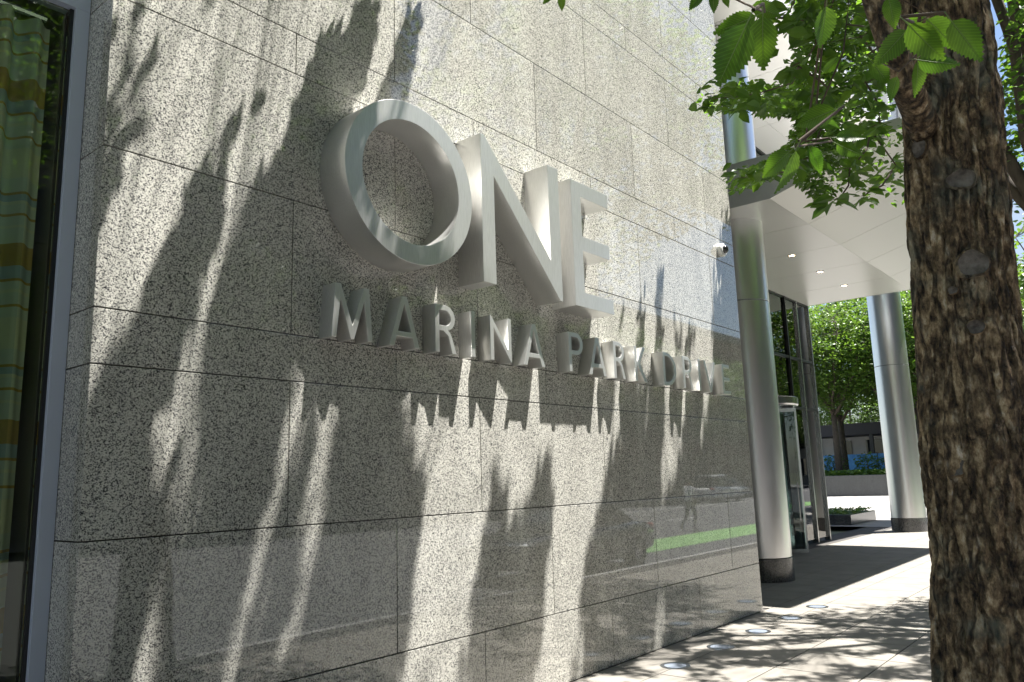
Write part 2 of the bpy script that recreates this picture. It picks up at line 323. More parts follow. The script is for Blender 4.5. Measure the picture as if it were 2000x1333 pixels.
wpart('header_panel', lambda q: q.box((-3, .31, 4.66), (1.733, .40, 9.7)), M['frame_alu'])
rb = MB(); rb.box((-3.2, .42, -.1), (1.76, 4.2, -.02)); rb.box((-3.2, 4.2, -.1), (1.76, 4.3, 4.9)); rb.box((-3.3, .42, -.1), (-3.2, 4.3, 4.9)); rb.box((-3.2, .42, 4.8), (1.76, 4.3, 4.9)); rb.box((1.64, .43, -.02), (1.70, 4.2, 4.8))
tag(rb.build('lobby_room', M['interior_light']), kind='structure')
cb = MB(); n_ = 260; zs = np.linspace(.06, 4.47, 12); vs = []
for z in zs:
    for i in range(n_+1):
        x = -2.9+4.49*i/n_; ph = x*2*math.pi/.155; vs.append((x, .45+.055*math.sin(ph+.4*math.sin(z*.8+x*3))+.02*math.sin(ph*.43+1), z))
cb.add(vs, [(j*(n_+1)+i, j*(n_+1)+i+1, (j+1)*(n_+1)+i+1, (j+1)*(n_+1)+i) for j in range(11) for i in range(n_)])
cur = cb.build('curtain', M['curtain'], smooth=True); tag(cur, 'pleated striped curtain in cream, gold and blue hanging behind the green window', 'curtain')
rl = MB(); rl.tube([(-2.95, .45, 4.5), (1.55, .45, 4.5)], .02); tag(rl.build('curtain_rail', M['frame_steel']), 'thin steel rail carrying the striped curtain', 'curtain rail')

# ------------------------------------------------------------------ sign letters
def arc(cx, cz, rx, rz, a0, a1, n=20): return [(cx+rx*math.cos(R(a0+(a1-a0)*i/n)), cz+rz*math.sin(R(a0+(a1-a0)*i/n))) for i in range(n+1)]
def glyph(ch, W, H, s):
    h = s*.92
    if ch == 'O':
        return [arc(W/2, H/2, W/2, H/2, 0, 360, 96)[:-1], arc(W/2, H/2, W/2-s, H/2-s*.96, 0, 360, 96)[:-1][::-1]]
    if ch == 'I': return [[(0, 0), (W, 0), (W, H), (0, H)]]
    if ch == 'N': return [[(0, 0), (s, 0), (s, .735*H), (W-s*.22, 0), (W, 0), (W, H), (W-s, H), (W-s, .28*H), (s*.3, H), (0, H)]]
    if ch == 'M':
        k = W*.115; return [[(0, 0), (s*.9, 0), (k+s*.75, .74*H), (W/2-s*.33, 0), (W/2+s*.33, 0), (W-k-s*.75, .74*H), (W-s*.9, 0), (W, 0), (W-k*.75, H), (W-k*.75-s*1.05, H), (W/2, .25*H), (k*.75+s*1.05, H), (k*.75, H)]]
    if ch == 'E': return [[(0, 0), (W, 0), (W*.985, h), (s, h), (s, .5*H-h*.45), (W*.95, .5*H-h*.45), (W*.95, .5*H+h*.55), (s, .5*H+h*.55), (s, H-h), (W*.97, H-h), (W*.97, H), (0, H)]]
    if ch == 'A':
        a = W/2-s*.55; tz = .30*H; bz = .30*H-h*.95
        def xl(z): return s*1.08+(W/2-s*1.08)*z/(H*.86)
        return [[(0, 0), (s*1.08, 0), (xl(bz), bz), (W-xl(bz), bz), (W-s*1.08, 0), (W, 0), (W/2+s*.58, H), (W/2-s*.58, H)], [(xl(tz), tz), (W/2, H*.86), (W-xl(tz), tz)]]
    if ch == 'V': return [[(0, H), (W/2-s*.55, 0), (W/2+s*.55, 0), (W, H), (W-s*1.08, H), (W/2, .15*H), (s*1.08, H)]]
    if ch == 'K': return [[(0, 0), (s, 0), (s, .45*H), (s*1.15, .45*H), (W-s*1.3, 0), (W, 0), (.42*W+s*.1, .535*H), (W*.95, H), (W*.95-s*1.25, H), (s*1.1, .56*H), (s, .56*H), (s, H), (0, H)]]
    if ch == 'D':
        rx = W-s*1.6; return [[(0, 0)]+arc(W-rx, H/2, rx, H/2, -90, 90, 28)+[(0, H)], ([(s, h)]+arc(W-rx, H/2, rx-s, H/2-h, -90, 90, 28)+[(s, H-h)])[::-1]]
    if ch in 'PR':
        zb = .44*H if ch == 'P' else .46*H; rz = (H-zb)/2; rx = min(rz*1.05, W-s*1.3); cx = W-rx-(0 if ch == 'P' else .06*W); inner = ([(s, zb+h)]+arc(cx, zb+rz, rx-s, rz-h, -90, 90, 22)+[(s, H-h)])[::-1]
        if ch == 'P': outer = [(0, 0), (s, 0), (s, zb)]+arc(cx, zb+rz, rx, rz, -90, 90, 22)+[(0, H)]
        else: outer = [(0, 0), (s, 0), (s, zb), (cx-.10*W, zb), (.62*W, .36*H), (W-s*1.1, 0), (W, 0), (.74*W, .40*H), (.60*W, zb+.025*H)]+arc(cx, zb+rz, rx, rz, -55, 90, 22)+[(0, H)]
        return [outer, inner]
def letter(ch, x, z, W, H, s, dep, label, group):
    cu = bpy.data.curves.new('letter', 'CURVE'); cu.dimensions = '2D'; cu.fill_mode = 'BOTH'; cu.extrude = dep/2; cu.bevel_depth = .0025; cu.bevel_resolution = 1; cu.offset = -.0025
    for poly in glyph(ch, W, H, s):
        sp = cu.splines.new('POLY'); sp.points.add(len(poly)-1); sp.use_cyclic_u = True
        for q, (a, c) in zip(sp.points, poly): q.co = (a, c, 0, 1)
    tmp = bpy.data.objects.new('tmp', cu); col.objects.link(tmp); dg = bpy.context.evaluated_depsgraph_get()
    me = bpy.data.meshes.new_from_object(tmp.evaluated_get(dg)); bpy.data.objects.remove(tmp); bpy.data.curves.remove(cu)
    me.materials.clear(); me.materials.append(M['letter_steel']); me.polygons.foreach_set('use_smooth', [True]*len(me.polygons)); me.set_sharp_from_angle(angle=R(25))
    o = link('sign_letter', me, None, (x, -dep/2-.003, z)); o.rotation_euler = (R(90), 0, 0)
    return tag(o, label, 'letter', group)
ZB, HB, SB, DB = 3.315, 1.228, .156, .27
letter('O', 3.174, ZB-.005, 1.266, 1.235, .152, DB, 'huge round metal letter O starting the word ONE on the granite', 'large letters of the word ONE')
letter('N', 4.562, ZB, 1.07, HB+.03, SB, DB, 'huge metal letter N in the word ONE, between O and E', 'large letters of the word ONE')
letter('E', 5.835, ZB, .655, HB, SB, DB, 'huge metal letter E ending the word ONE', 'large letters of the word ONE')
for ch, x0, x1, lab in (('M', 3.18, 3.53, 'small metal letter M starting the word MARINA'), ('A', 3.685, 3.98, 'small metal letter A next to the M of MARINA'), ('R', 4.145, 4.375, 'small metal letter R in the word MARINA'),
        ('I', 4.547, 4.592, 'small metal letter I in the word MARINA'), ('N', 4.778, 5.047, 'small metal letter N in the word MARINA'), ('A', 5.21, 5.508, 'small metal letter A ending the word MARINA'),
        ('P', 5.882, 6.112, 'small metal letter P starting the word PARK'), ('A', 6.208, 6.505, 'small metal letter A in the word PARK'), ('R', 6.648, 6.862, 'small metal letter R in the word PARK'), ('K', 7.055, 7.295, 'small metal letter K ending the word PARK'),
        ('D', 7.658, 7.952, 'small metal letter D starting the word DRIVE'), ('R', 8.118, 8.348, 'small metal letter R in the word DRIVE'), ('I', 8.505, 8.55, 'small metal letter I in the word DRIVE'), ('V', 8.646, 8.966, 'small metal letter V in the word DRIVE'), ('E', 9.15, 9.37, 'small metal letter E ending the word DRIVE')):
    letter(ch, x0, 2.721, x1-x0, .372, .044, .135, lab, 'small letters of the street name')
# security camera dome on the wall
sc_ = empty('security_camera', (9.68, 0, 4.70)); tag(sc_, 'small white dome security camera mounted on the granite near the column', 'camera')
q = MB(); q.lathe([(0, 0), (.085, 0), (.09, -.015), (.09, -.055), (.075, -.07), (0, -.07)], axis='y', n=28); q.build('housing', M['white_paint'], sc_, smooth=True, auto=40)
q = MB(); q.lathe([(.055, -.069), (.053, -.09), (.04, -.11), (.018, -.12), (0, -.122)], axis='y', n=24); q.build('dome', M['black_glossy'], sc_, smooth=True)

# ------------------------------------------------------------------ in-ground lights
for i in range(-1, 4):
    g = empty('ground_light', (7.85+.965*i, -.48, 0)); tag(g, 'round steel uplight set flush in the paving along the granite wall', 'ground light', 'round uplights in the paving along the wall')
    q = MB(); q.lathe([(.10, .004), (.14, .004), (.145, -.02)], n=32); q.build('rim_ring', M['frame_steel'], g, smooth=False)
    q = MB(); q.lathe([(0, .0065), (.08, .006), (.101, .0045)], n=32); q.build('lens', M['lens_glass'], g, smooth=True)

# ------------------------------------------------------------------ entrance: columns, canopy, glass front, door
def column(x, y, label):
    c = empty('steel_column', (x, y, 0)); tag(c, label, 'column', 'round steel columns at the entrance')
    q = MB(); q.lathe([(0, 0), (.47, 0), (.47, .365), (.44, .37)], n=48); q.build('granite_base', M['granite_dark'], c, smooth=True, auto=40)
    for z0, z1 in ((.372, 4.655), (4.667, 9.79)):
        q = MB(); q.lathe([(.44, z0), (.452, z0+.006), (.452, z1-.006), (.44, z1)], n=64); q.build('shaft', M['column_steel'], c, smooth=True, auto=40)
    q = MB(); q.lathe([(.44, 4.65), (.445, 4.652), (.445, 4.67), (.44, 4.672)], n=48); q.build('seam_ring', M['seam'], c, smooth=True)
column(13.05, 1.15, 'round polished steel column on a dark granite base at the end of the granite wall')
column(24.5, 1.6, 'round polished steel column on a dark granite base standing beyond the canopy')
CX = [12.05, 13.85, 15.62, 17.4, 19.2, 21.0]; ZS = 6.1; YC = .13; YO = -1.9; ZO = 6.67; YI = 2.7
can = empty('entrance_canopy', (12.05, YI, ZS)); tag(can, 'wedge shaped pale metal canopy with panelled soffit over the entrance', 'canopy')
inv = Matrix.Translation((-12.05, -YI, -ZS))
def cpart(name, q, m, parent=can, **k):
    o = q.build(name, m, None, **k); o.parent = parent; o.matrix_parent_inverse = inv; return o
for a, c in zip(CX[:-1], CX[1:]):
    a2, c2 = a+.006, c-.006
    q = MB(); q.box((a2, YC+.002, ZS), (c2, YI, ZS+.03)); cpart('soffit_panel', q, M['soffit'])
    q = MB(); q.prism([(YC-.002, ZS), (YO, ZO), (YO, ZO+.03), (YC-.002, ZS+.03)], 'x', a2, c2); cpart('soffit_panel', q, M['soffit'])
q = MB(); q.prism([(YI, ZS+.032), (YC, ZS+.032), (YO+.002, ZO+.032), (YO+.002, 6.78), (YI, 6.84)], 'x', CX[0]+.02, CX[-1]-.02); cpart('canopy_core', q, M['joint_dark'])
q = MB(); q.prism([(YI, 6.862), (YO-.01, 6.802), (YO-.01, 6.822), (YI, 6.882)], 'x', CX[0], CX[-1]); cpart('canopy_top', q, M['soffit'])
for xx, d in ((CX[0], .018), (CX[-1], -.018)):
    q = MB(); q.prism([(YI, ZS-.004), (YC, ZS-.004), (YO-.01, ZO-.004), (YO-.01, 6.80), (YI, 6.86)], 'x', xx, xx+d); cpart('fascia', q, M['soffit'])
q = MB(); q.box((CX[0], YO-.03, ZO-.004), (CX[-1], YO-.011, 6.80)); cpart('fascia', q, M['soffit'])
for x, y in ((15.7, 1.12), (17.5, 1.15), (19.28, 1.18)):
    q = MB(); q.lathe([(.055, ZS-.008), (.085, ZS-.008), (.085, ZS+.002)], c=(x, y, 0), n=24); d = cpart('downlight', q, M['frame_steel'])
    q = MB(); q.lathe([(0, ZS-.004), (.056, ZS-.004)], c=(x, y, 0), n=24); o = q.build('lamp_lens', M['lamp_glow']); o.parent = d
# glass front
fac = empty('glass_facade', (10.2, YI, 0)); tag(fac, 'tall teal tinted glass front with dark mullions under the canopy', 'glass facade')
invf = Matrix.Translation((-10.2, -YI, 0))
def fpart(name, q, m, **k):
    o = q.build(name, m, None, **k); o.parent = fac; o.matrix_parent_inverse = invf; return o
vx = [10.2, 12.0, 13.8, 16.1, 18.1, 19.3, 20.1, 20.98]; hz = [0.06, 3.3, 4.55, 6.09, 9.75]
for i in range(len(vx)-1):
    for j in range(len(hz)-1):
        if 3 <= i < 5 and j == 0: continue
        q = MB(); q.box((vx[i]+.03, YI-.006, hz[j]+.03), (vx[i+1]-.03, YI+.006, hz[j+1]-.03)); fpart('glass_pane', q, M['glass_teal'])
for j in range(len(hz)-1):
    for k in range(3):
        q = MB(); q.box((20.99-.006, YI+.06+1.6*k, hz[j]+.03), (20.99+.006, YI+1.6*(k+1), hz[j+1]-.03)); fpart('glass_pane', q, M['glass_teal'])
for x in vx: q = MB(); q.box((x-.029, YI-.06, 0), (x+.029, YI+.08, 9.78)); fpart('mullion', q, M['frame_steel' if x > 20 else 'frame_dark'])
for z in hz[1:]:
    q = MB(); q.box((10.2, YI-.05, z-.028), (20.95, YI+.07, z+.028)); fpart('transom', q, M['frame_dark'])
# lobby interior behind the glass
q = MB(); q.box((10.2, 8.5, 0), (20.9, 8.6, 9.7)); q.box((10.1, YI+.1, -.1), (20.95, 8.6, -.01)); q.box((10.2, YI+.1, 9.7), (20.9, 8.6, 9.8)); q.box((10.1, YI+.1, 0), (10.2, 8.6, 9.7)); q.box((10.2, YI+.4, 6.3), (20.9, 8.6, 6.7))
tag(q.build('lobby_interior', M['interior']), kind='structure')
# revolving door
dr = empty('revolving_door', (17.1, 2.75, 0)); tag(dr, 'glass revolving door with curved drum and steel frames under the canopy', 'door')
q = MB(); q.lathe([(0, 3.17), (.9, 3.17), (.93, 3.2), (.93, 3.34), (.9, 3.36), (0, 3.36)], n=48); q.build('drum_top', M['frame_steel'], dr, smooth=True, auto=40)
q = MB(); q.lathe([(.9, .02), (.9, 3.17)], n=14, a0=R(150), a1=R(215)); q.build('curved_glass', M['glass_teal'], dr, smooth=True)
q = MB(); q.lathe([(.9, .02), (.9, 3.17)], n=14, a0=R(-40), a1=R(30)); q.build('curved_glass', M['glass_teal'], dr, smooth=True)
for a in (150, 216, -41, 30):
    q = MB(); x, y = .9*math.cos(R(a)), .9*math.sin(R(a)); q.box((x-.035, y-.035, 0), (x+.035, y+.035, 3.17)); q.build('drum_post', M['frame_dark' if a in (150, 216) else 'frame_steel'], dr)
for k, a in enumerate((20, 110, 200, 290)):
    lf = MB(); lf.box((.05, -.012, .10), (.82, .012, 3.05)); o = lf.build('door_leaf', M['glass_teal'], dr); o.rotation_euler.z = R(a)
    fr = MB(); fr.box((.05, -.022, .02), (.86, .022, .10)); fr.box((.05, -.022, 3.05), (.86, .022, 3.13)); fr.box((.82, -.022, .1), (.86, .022, 3.05)); fr.build('leaf_frame', M['frame_steel'], o)
    hb = MB(); hb.tube([(.75, -.06, .7), (.75, -.06, 1.5)], .014); hb.build('push_bar', M['frame_steel'], o)
q = MB(); q.tube([(0, 0, 0), (0, 0, 3.17)], .045, n=12); q.build('centre_post', M['frame_steel'], dr)
sd = empty('swing_door', (18.1, 2.64, 0)); tag(sd, 'tall steel framed glass swing door between the revolving door and the building corner', 'door')
q = MB(); q.box((.10, -.02, .02), (.19, .03, 3.2)); q.box((1.02, -.02, .02), (1.11, .03, 3.2)); q.box((.19, -.02, 3.10), (1.02, .03, 3.2)); q.box((.19, -.02, .02), (1.02, .03, .3)); q.build('door_frame', M['frame_steel'], sd, bevel=.004)
q = MB(); q.box((.19, 0, .3), (1.02, .012, 3.1)); q.build('glass_pane', M['glass_teal'], sd)
q = MB(); q.tube([(.95, -.07, .85), (.95, -.07, 1.7)], .016); q.tube([(.95, -.07, .95), (.95, -.02, .95)], .01); q.tube([(.95, -.07, 1.6), (.95, -.02, 1.6)], .01); q.build('pull_handle', M['frame_steel'], sd)
# upper storeys above the entrance
ub = empty('upper_building', (10.2, 0, 9.8)); tag(ub, 'upper office storeys with pale soffit, glass and white fins above the entrance', 'building')
invu = Matrix.Translation((-10.2, 0, -9.8))
def upart(name, q, m, **k):
    o = q.build(name, m, None, **k); o.parent = ub; o.matrix_parent_inverse = invu; return o
for i in range(9):
    for j in range(2):
        q = MB(); q.box((10.15+2.4*i+.006, .02+1.9*j+.006, 9.8), (10.15+2.4*(i+1)-.006, .02+1.9*(j+1)-.006, 9.84)); upart('soffit_panel', q, M['soffit'])
q = MB(); q.box((10.15, .02, 9.845), (31.7, 9, 10.3)); upart('spandrel', q, M['soffit'])
q = MB(); q.box((-4, .05, 9.76), (10.14, 9, 10.3)); upart('spandrel', q, M['soffit'])
for s in range(3):
    z = 10.3+3.6*s
    for i in range(18):
        x = -4+2.0*i
        q = MB(); q.box((x+.05, .10, z+.02), (x+1.95, .14, z+2.7)); upart('window_pane', q, M['lens_glass'])
        q = MB(); q.box((x-.05, -.12, z), (x+.05, .16, z+3.58)); upart('fin', q, M['white_paint'])
    q = MB(); q.box((-4, .06, z+2.72), (32, .3, z+3.58)); upart('spandrel', q, M['white_paint'])
q = MB(); q.box((-4, .2, 10.31), (32, 9, 21.2)); upart('core_wall', q, M['interior'])

# ------------------------------------------------------------------ plaza beyond the entrance
pl = empty('low_planter', (28, 4.6, 0)); tag(pl, 'low dark stone planter with pale ground cover on the bright plaza', 'planter')
q = MB(); q.prism([(26.7, 3.84), (29.6, 3.88), (29.6, 7.5), (26.7, 7.5)], 'z', 0, .32); o = q.build('planter_wall', M['granite_dark'], None, bevel=.01); o.parent = pl; o.matrix_parent_inverse = Matrix.Translation((-28, -4.6, 0))
def leaf_pts(c, d, n, L, wd):
    """six-point leaf, folded on its midrib: base, two left, tip, two right"""
    d = d/np.linalg.norm(d); s = np.cross(d, n); s /= np.linalg.norm(s)+1e-9; nn = np.cross(s, d)
    return [c, c+d*L*.32+s*wd*.46+nn*wd*.10, c+d*L*.68+s*wd*.36+nn*wd*.08-nn*L*.03, c+d*L-nn*L*.10, c+d*L*.68-s*wd*.36+nn*wd*.08-nn*L*.03, c+d*L*.32-s*wd*.46+nn*wd*.10, c+d*L*.5-nn*L*.01]
LF = [(0, 5, 6), (5, 4, 6), (4, 3, 6), (3, 2, 6), (2, 1, 6), (1, 0, 6)]
def foliage(name, pts, size, m, parent, flat=.55, kind='stuff'):
    q = MB()
    for p in pts:
        a = rng.uniform(0, 2*math.pi); d = np.array([math.cos(a), math.sin(a), rng.uniform(-.75, .15)]); nn = np.array([rng.normal(0, flat), rng.normal(0, flat), 1.0])
        L = size*rng.uniform(.75, 1.25); q.add(leaf_pts(np.asarray(p, float), d, nn, L, L*.6), LF)
    me = q.mesh(name, m); o = link(name, me, parent)
    if kind: o['kind'] = kind
    return o
pts = np.stack([rng.uniform(26.8, 29.5, 1500), rng.uniform(3.95, 7.4, 1500), rng.uniform(.30, .46, 1500)], 1) - np.array([28, 4.6, 0])
foliage('ground_cover', pts, .12, M['leaf_far'], pl)
lp = empty('long_planter', (56, 12, 0)); tag(lp, 'long dark stone planter wall topped with clipped grass across the plaza', 'planter')
q = MB(); q.box((0, -8, 0), (6, 14, 1.36)); q.build('planter_wall', M['granite_dark'], lp, bevel=.02)
pts = np.stack([rng.uniform(0.05, 5.9, 6000), rng.uniform(-7.9, 13.9, 6000), rng.uniform(1.34, 1.72, 6000)], 1); foliage('grass_top', pts, .28, M['leaf_far'], lp)
for i, (x, y) in enumerate(((61, 9.2), (60.6, 12.6), (61.2, 15.2), (60.5, 10.8), (61, 17.0))):
    sh = empty('shrub', (x, y, 1.36)); tag(sh, 'leafy green shrub growing in the long dark planter', 'shrub', 'shrubs in the long planter')
    u = rng.normal(size=(420, 3)); u /= np.linalg.norm(u, axis=1)[:, None]; pp = u*rng.uniform(.5, 1, (420, 1))*np.array([.8, 1.0, .85])+np.array([0, 0, .8]); foliage('foliage', pp[pp[:, 2] > .1], .2, M['leaf_far'], sh)
    q = MB(); q.tube([(0, 0, 0), (.05, 0, .5), (0, .1, 1.1)], [.05, .04, .015]); q.build('stem', M['twig'], sh)
bf = empty('blue_fence', (70, 12, 0)); tag(bf, 'bright blue panel fence behind the planter trees', 'fence')
for i in range(12):
    q = MB(); q.box((0, -12+2.4*i+.03, 1.5), (.06, -12+2.4*(i+1)-.03, 3.0)); q.build('fence_panel', M['blue_banner'], bf)
    q = MB(); q.box((-.02, -12+2.4*i-.03, 0), (.08, -12+2.4*i+.03, 3.1)); q.build('fence_post', M['frame_dark'], bf)
pg = empty('pavilion', (75, 14, 0)); tag(pg, 'low pavilion with dark flat roof and pale walls behind the trees', 'building')
q = MB(); q.box((-3, -16, 4.7), (8, 18, 5.7)); q.build('roof', M['dark_roof'], pg); q = MB(); q.box((2, -15, 0), (7, 17, 4.7)); q.build('wall', M['pale_wall'], pg)
for i in range(12):
    q = MB(); q.box((1.9, -14.5+2.7*i, 1.2), (1.99, -13.1+2.7*i, 4.4)); q.build('window', M['car_glass'], pg)
    q = MB(); q.box((-2.8, -15+2.7*i, 0), (-2.5, -14.7+2.7*i, 5.0)); q.build('post', M['frame_dark'], pg)

# ------------------------------------------------------------------ trees
def inpoly(px, py, poly):
    r = np.zeros(len(px), bool); n = len(poly)
    for i in range(n):
        (x0, y0), (x1, y1) = poly[i], poly[(i+1) % n]
        c = ((y0 > py) != (y1 > py)); xx = (x1-x0)*(py-y0)/((y1-y0) if y1 != y0 else 1e-9)+x0; r ^= c & (px < xx)
    return r
def anyin(px, py, polys):
    r = np.zeros(len(px), bool)
    for q in polys: r |= inpoly(px, py, q)
    return r
DARK = [[(255,0),(285,0),(240,70),(226,75)], [(255,45),(285,55),(262,100),(240,160),(212,220),(203,210),(235,130),(248,90)], [(305,110),(290,140),(255,190),(230,215),(226,205),(262,165)],
 [(290,180),(275,225),(235,275),(225,300),(215,370),(195,440),(186,440),(200,330),(203,285),(240,255),(265,205)], [(492,200),(482,240),(458,300),(440,325),(428,300),(448,260),(465,215)],
 [(390,295),(402,320),(395,360),(440,385),(415,440),(400,500),(380,560),(355,640),(335,700),(310,760),(300,835),(155,835),(170,800),(215,740),(245,700),(280,640),(300,590),(315,520),(335,480),(350,430),(375,370)],
 [(645,70),(652,90),(640,130),(615,190),(600,260),(590,330),(575,400),(535,400),(555,330),(575,260),(590,200),(620,130)],
 [(715,0),(735,0),(725,50),(706,110),(712,115),(700,170),(680,200),(655,230),(640,270),(632,330),(640,410),(595,410),(605,300),(615,240),(645,170),(665,110),(690,70),(700,20)],
 [(805,40),(812,70),(800,110),(792,150),(780,188),(735,190),(742,165),(765,130),(780,90),(798,60)],
 [(545,300),(575,390),(640,400),(630,460),(640,540),(640,660),(740,690),(600,670),(420,670),(395,665),(430,560),(470,480),(498,385),(520,400),(530,360)],
 [(1288,495),(1294,520),(1293,600),(1291,690),(1281,690),(1286,560)], [(1253,550),(1259,600),(1256,690),(1243,695),(1247,600)], [(1317,600),(1326,640),(1332,695),(1314,700)], [(1345,632),(1353,640),(1360,690),(1340,695)], [(1218,585),(1223,600),(1216,660),(1209,660)],
 [(1392,560),(1450,560),(1480,790),(1395,780)], [(1405,430),(1425,430),(1440,560),(1415,560)]]
LOWER = [(140,832),(300,832),(330,700),(400,660),(640,665),(880,740),(880,830),(1190,835),(1200,755),(1490,795),(1500,1340),(0,1340)]
LIT = [[(420,590),(440,600),(395,700),(375,780),(345,870),(320,960),(295,960),(305,860),(330,750),(370,670)], [(552,668),(572,690),(572,760),(548,860),(522,960),(500,1040),(470,1130),(440,1240),(400,1340),(482,1340),(502,1250),(522,1100),(547,1000),(567,900),(588,820),(588,740)],
 [(365,870),(340,960),(330,1050),(300,1150),(290,1250),(285,1340),(332,1340),(337,1230),(352,1130),(377,1040),(402,960),(397,900)], [(618,800),(642,790),(642,850),(627,960),(642,1010),(642,1032),(603,1032),(600,1000),(613,900)], [(600,1040),(607,1090),(602,1180),(582,1232),(563,1222),(573,1150),(588,1080)],
 [(800,790),(820,785),(852,800),(872,820),(822,900),(813,870)], [(850,870),(880,828),(955,828),(962,870),(952,960),(942,1060),(922,1150),(907,1250),(902,1340),(745,1340),(800,1270),(820,1180),(815,1100),(820,1000),(840,930)],
 [(1083,833),(1192,833),(1192,870),(1177,960),(1152,1050),(1127,1130),(1127,1200),(1137,1260),(1125,1340),(1045,1340),(1068,1250),(1063,1150),(1078,1060),(1083,960)], [(950,828),(1085,833),(1080,870),(1042,900),(1032,990),(1000,1000),(990,960),(985,900)],
 [(1299,765),(1312,765),(1310,880),(1332,900),(1302,960),(1288,940),(1298,850)], [(1324,785),(1332,800),(1327,900),(1313,910)], [(1283,1180),(1302,1190),(1297,1245),(1278,1250)], [(1345,1195),(1356,1200),(1352,1240),(1342,1240)], [(1205,760),(1222,765),(1216,840),(1206,850)], [(1370,775),(1380,780),(1376,860),(1367,870)]]
VIS = [[(1530,-80),(1790,-80),(1790,395),(1690,400),(1660,350),(1600,400),(1540,330),(1430,380),(1420,340),(1520,300),(1560,230),(1540,225),(1365,215),(1365,190),(1440,150),(1540,170),(1560,90)], [(1950,-100),(2100,-100),(2100,620),(1975,600)]]
def shade_ok(P, g_dens=.5):
    """keep a leaf only where its shadow falls on shade in the photograph, and where it would be seen among leaves"""
    P = np.asarray(P, float); ok = np.ones(len(P), bool)
    t = P[:, 1]/(-SUN[1]) * -1.0                       # distance along the ray to y = 0
    t = -P[:, 1]/(SUN[1]) * -1.0
    k = (0-P[:, 1])/(-SUN[1]); Wp = P - SUN[None]*k[:, None]
    onwall = (Wp[:, 2] > 0.0) & (Wp[:, 2] < 9.7) & (Wp[:, 0] > XL-.05) & (Wp[:, 0] < XR) & (P[:, 1] < 0)
    q = pix(Wp); x, y = q[:, 0], q[:, 1]
    dark = anyin(x, y, DARK) | (inpoly(x, y, LOWER) & ~anyin(x, y, LIT))
    for dx_, dz_ in ((-.09, -.1), (.09, .1), (-.06, -.3), (.06, .2)):
        q2 = pix(Wp+np.array([dx_, 0, dz_])); dark &= ~(inpoly(q2[:, 0], q2[:, 1], LOWER) & anyin(q2[:, 0], q2[:, 1], LIT))
    onwin = (P[:, 1] < 0) & (Wp[:, 2] > 0) & (Wp[:, 2] < 4.6) & (Wp[:, 0] > -1.2) & (Wp[:, 0] < XL-.05)
    ok &= ~(onwin & (rng.uniform(size=len(P)) < .85))
    for yf, xa, xb, za, zb, pr in ((-.27, 3.17, 6.5, 3.31, 4.56, .8), (-.135, 3.18, 9.4, 2.71, 3.1, .65)):
        kf = (yf-P[:, 1])/(-SUN[1]); F = P - SUN[None]*kf[:, None]
        ok &= ~((P[:, 1] < yf) & (F[:, 0] > xa) & (F[:, 0] < xb) & (F[:, 2] > za) & (F[:, 2] < zb) & (rng.uniform(size=len(P)) < pr))
    infr = (y > -60) & (x > 100)
    ok &= ~(onwall & infr & ~dark)
    kg = P[:, 2]/SUN[2]; Gp = P - SUN[None]*kg[:, None]; gx, gy = Gp[:, 0], Gp[:, 1]
    ong = ~onwall & (gy < .2) & (gy > -4.2) & (gx > 5.0)
    far = (gx > 12.2) | ((gx > 10.0) & (gy > -.55-.16*(gx-10)))
    dense = (gx > 9.9) & (gx <= 12.2)
    h = np.array([noise.noise((a*2.3, b_*2.3, 3.1)) for a, b_ in zip(gx, gy)])
    ok &= ~(ong & far); ok &= ~(ong & ~far & ~dense & (h > .02+.1*(g_dens-.5)))
    c = pix(P); vis = (c[:, 2] > .1) & (c[:, 0] > -40) & (c[:, 0] < 2040) & (c[:, 1] > -40) & (c[:, 1] < 1373)
    ok &= ~(vis & ~anyin(c[:, 0], c[:, 1], VIS))
    return ok
def limbs(base, top_z, n, spread, seed):
    """skeleton of limbs: list of polylines with radii"""
    rd = random.Random(seed); out = []
    for i in range(n):
        a = 2*math.pi*i/n + rd.uniform(-.3, .3); h0 = base[2] + rd.uniform(0, .8); L = rd.uniform(.75, 1.0)*spread; p = np.array([base[0], base[1], h0]); path = [p.copy()]
        dz = (top_z-h0)*rd.uniform(.65, 1.0)
        for k in range(1, 7):
            f = k/6; path.append(np.array([base[0]+math.cos(a)*L*f**.85+rd.uniform(-.12, .12), base[1]+math.sin(a)*L*f**.85+rd.uniform(-.12, .12), h0+dz*f+rd.uniform(-.1, .1)]))
        out.append((path, [.085*(1-.14*k) for k in range(7)]))
    out.append(([np.array([base[0], base[1], base[2]-.3]), np.array([base[0]+.1, base[1]+.1, (base[2]+top_z)/2]), np.array([base[0], base[1]+.15, top_z])], [.12, .08, .02]))
    return out
def crown(center, radii, n, leaves, limb, mask, spread=.17, gd=.5):
    u = rng.normal(size=(n, 3)); u /= np.linalg.norm(u, axis=1)[:, None]; C = np.asarray(center)+u*(rng.uniform(.25, 1, (n, 1))**.5)*np.asarray(radii)
    P = (C[:, None, :]+rng.normal(size=(n, leaves, 3))*np.array([spread, spread, spread*.55])).reshape(-1, 3)
    if mask:
        ok = shade_ok(P, gd); P = P[ok]; keep = ok.reshape(n, leaves).sum(1) >= max(3, leaves*.35)
    else: keep = np.ones(n, bool)
    nodes = np.array([p for path, _ in limb for p in path]); tw = []
    for c in C[keep]:
        d = np.linalg.norm(nodes-c, axis=1) + np.maximum(0, nodes[:, 2]-c[2])*.6; j = int(d.argmin()); a = nodes[j]
        if np.linalg.norm(a-c) < 2.2: tw.append((a, (a+c)/2+np.array([0, 0, .08]), c))
    return P, tw
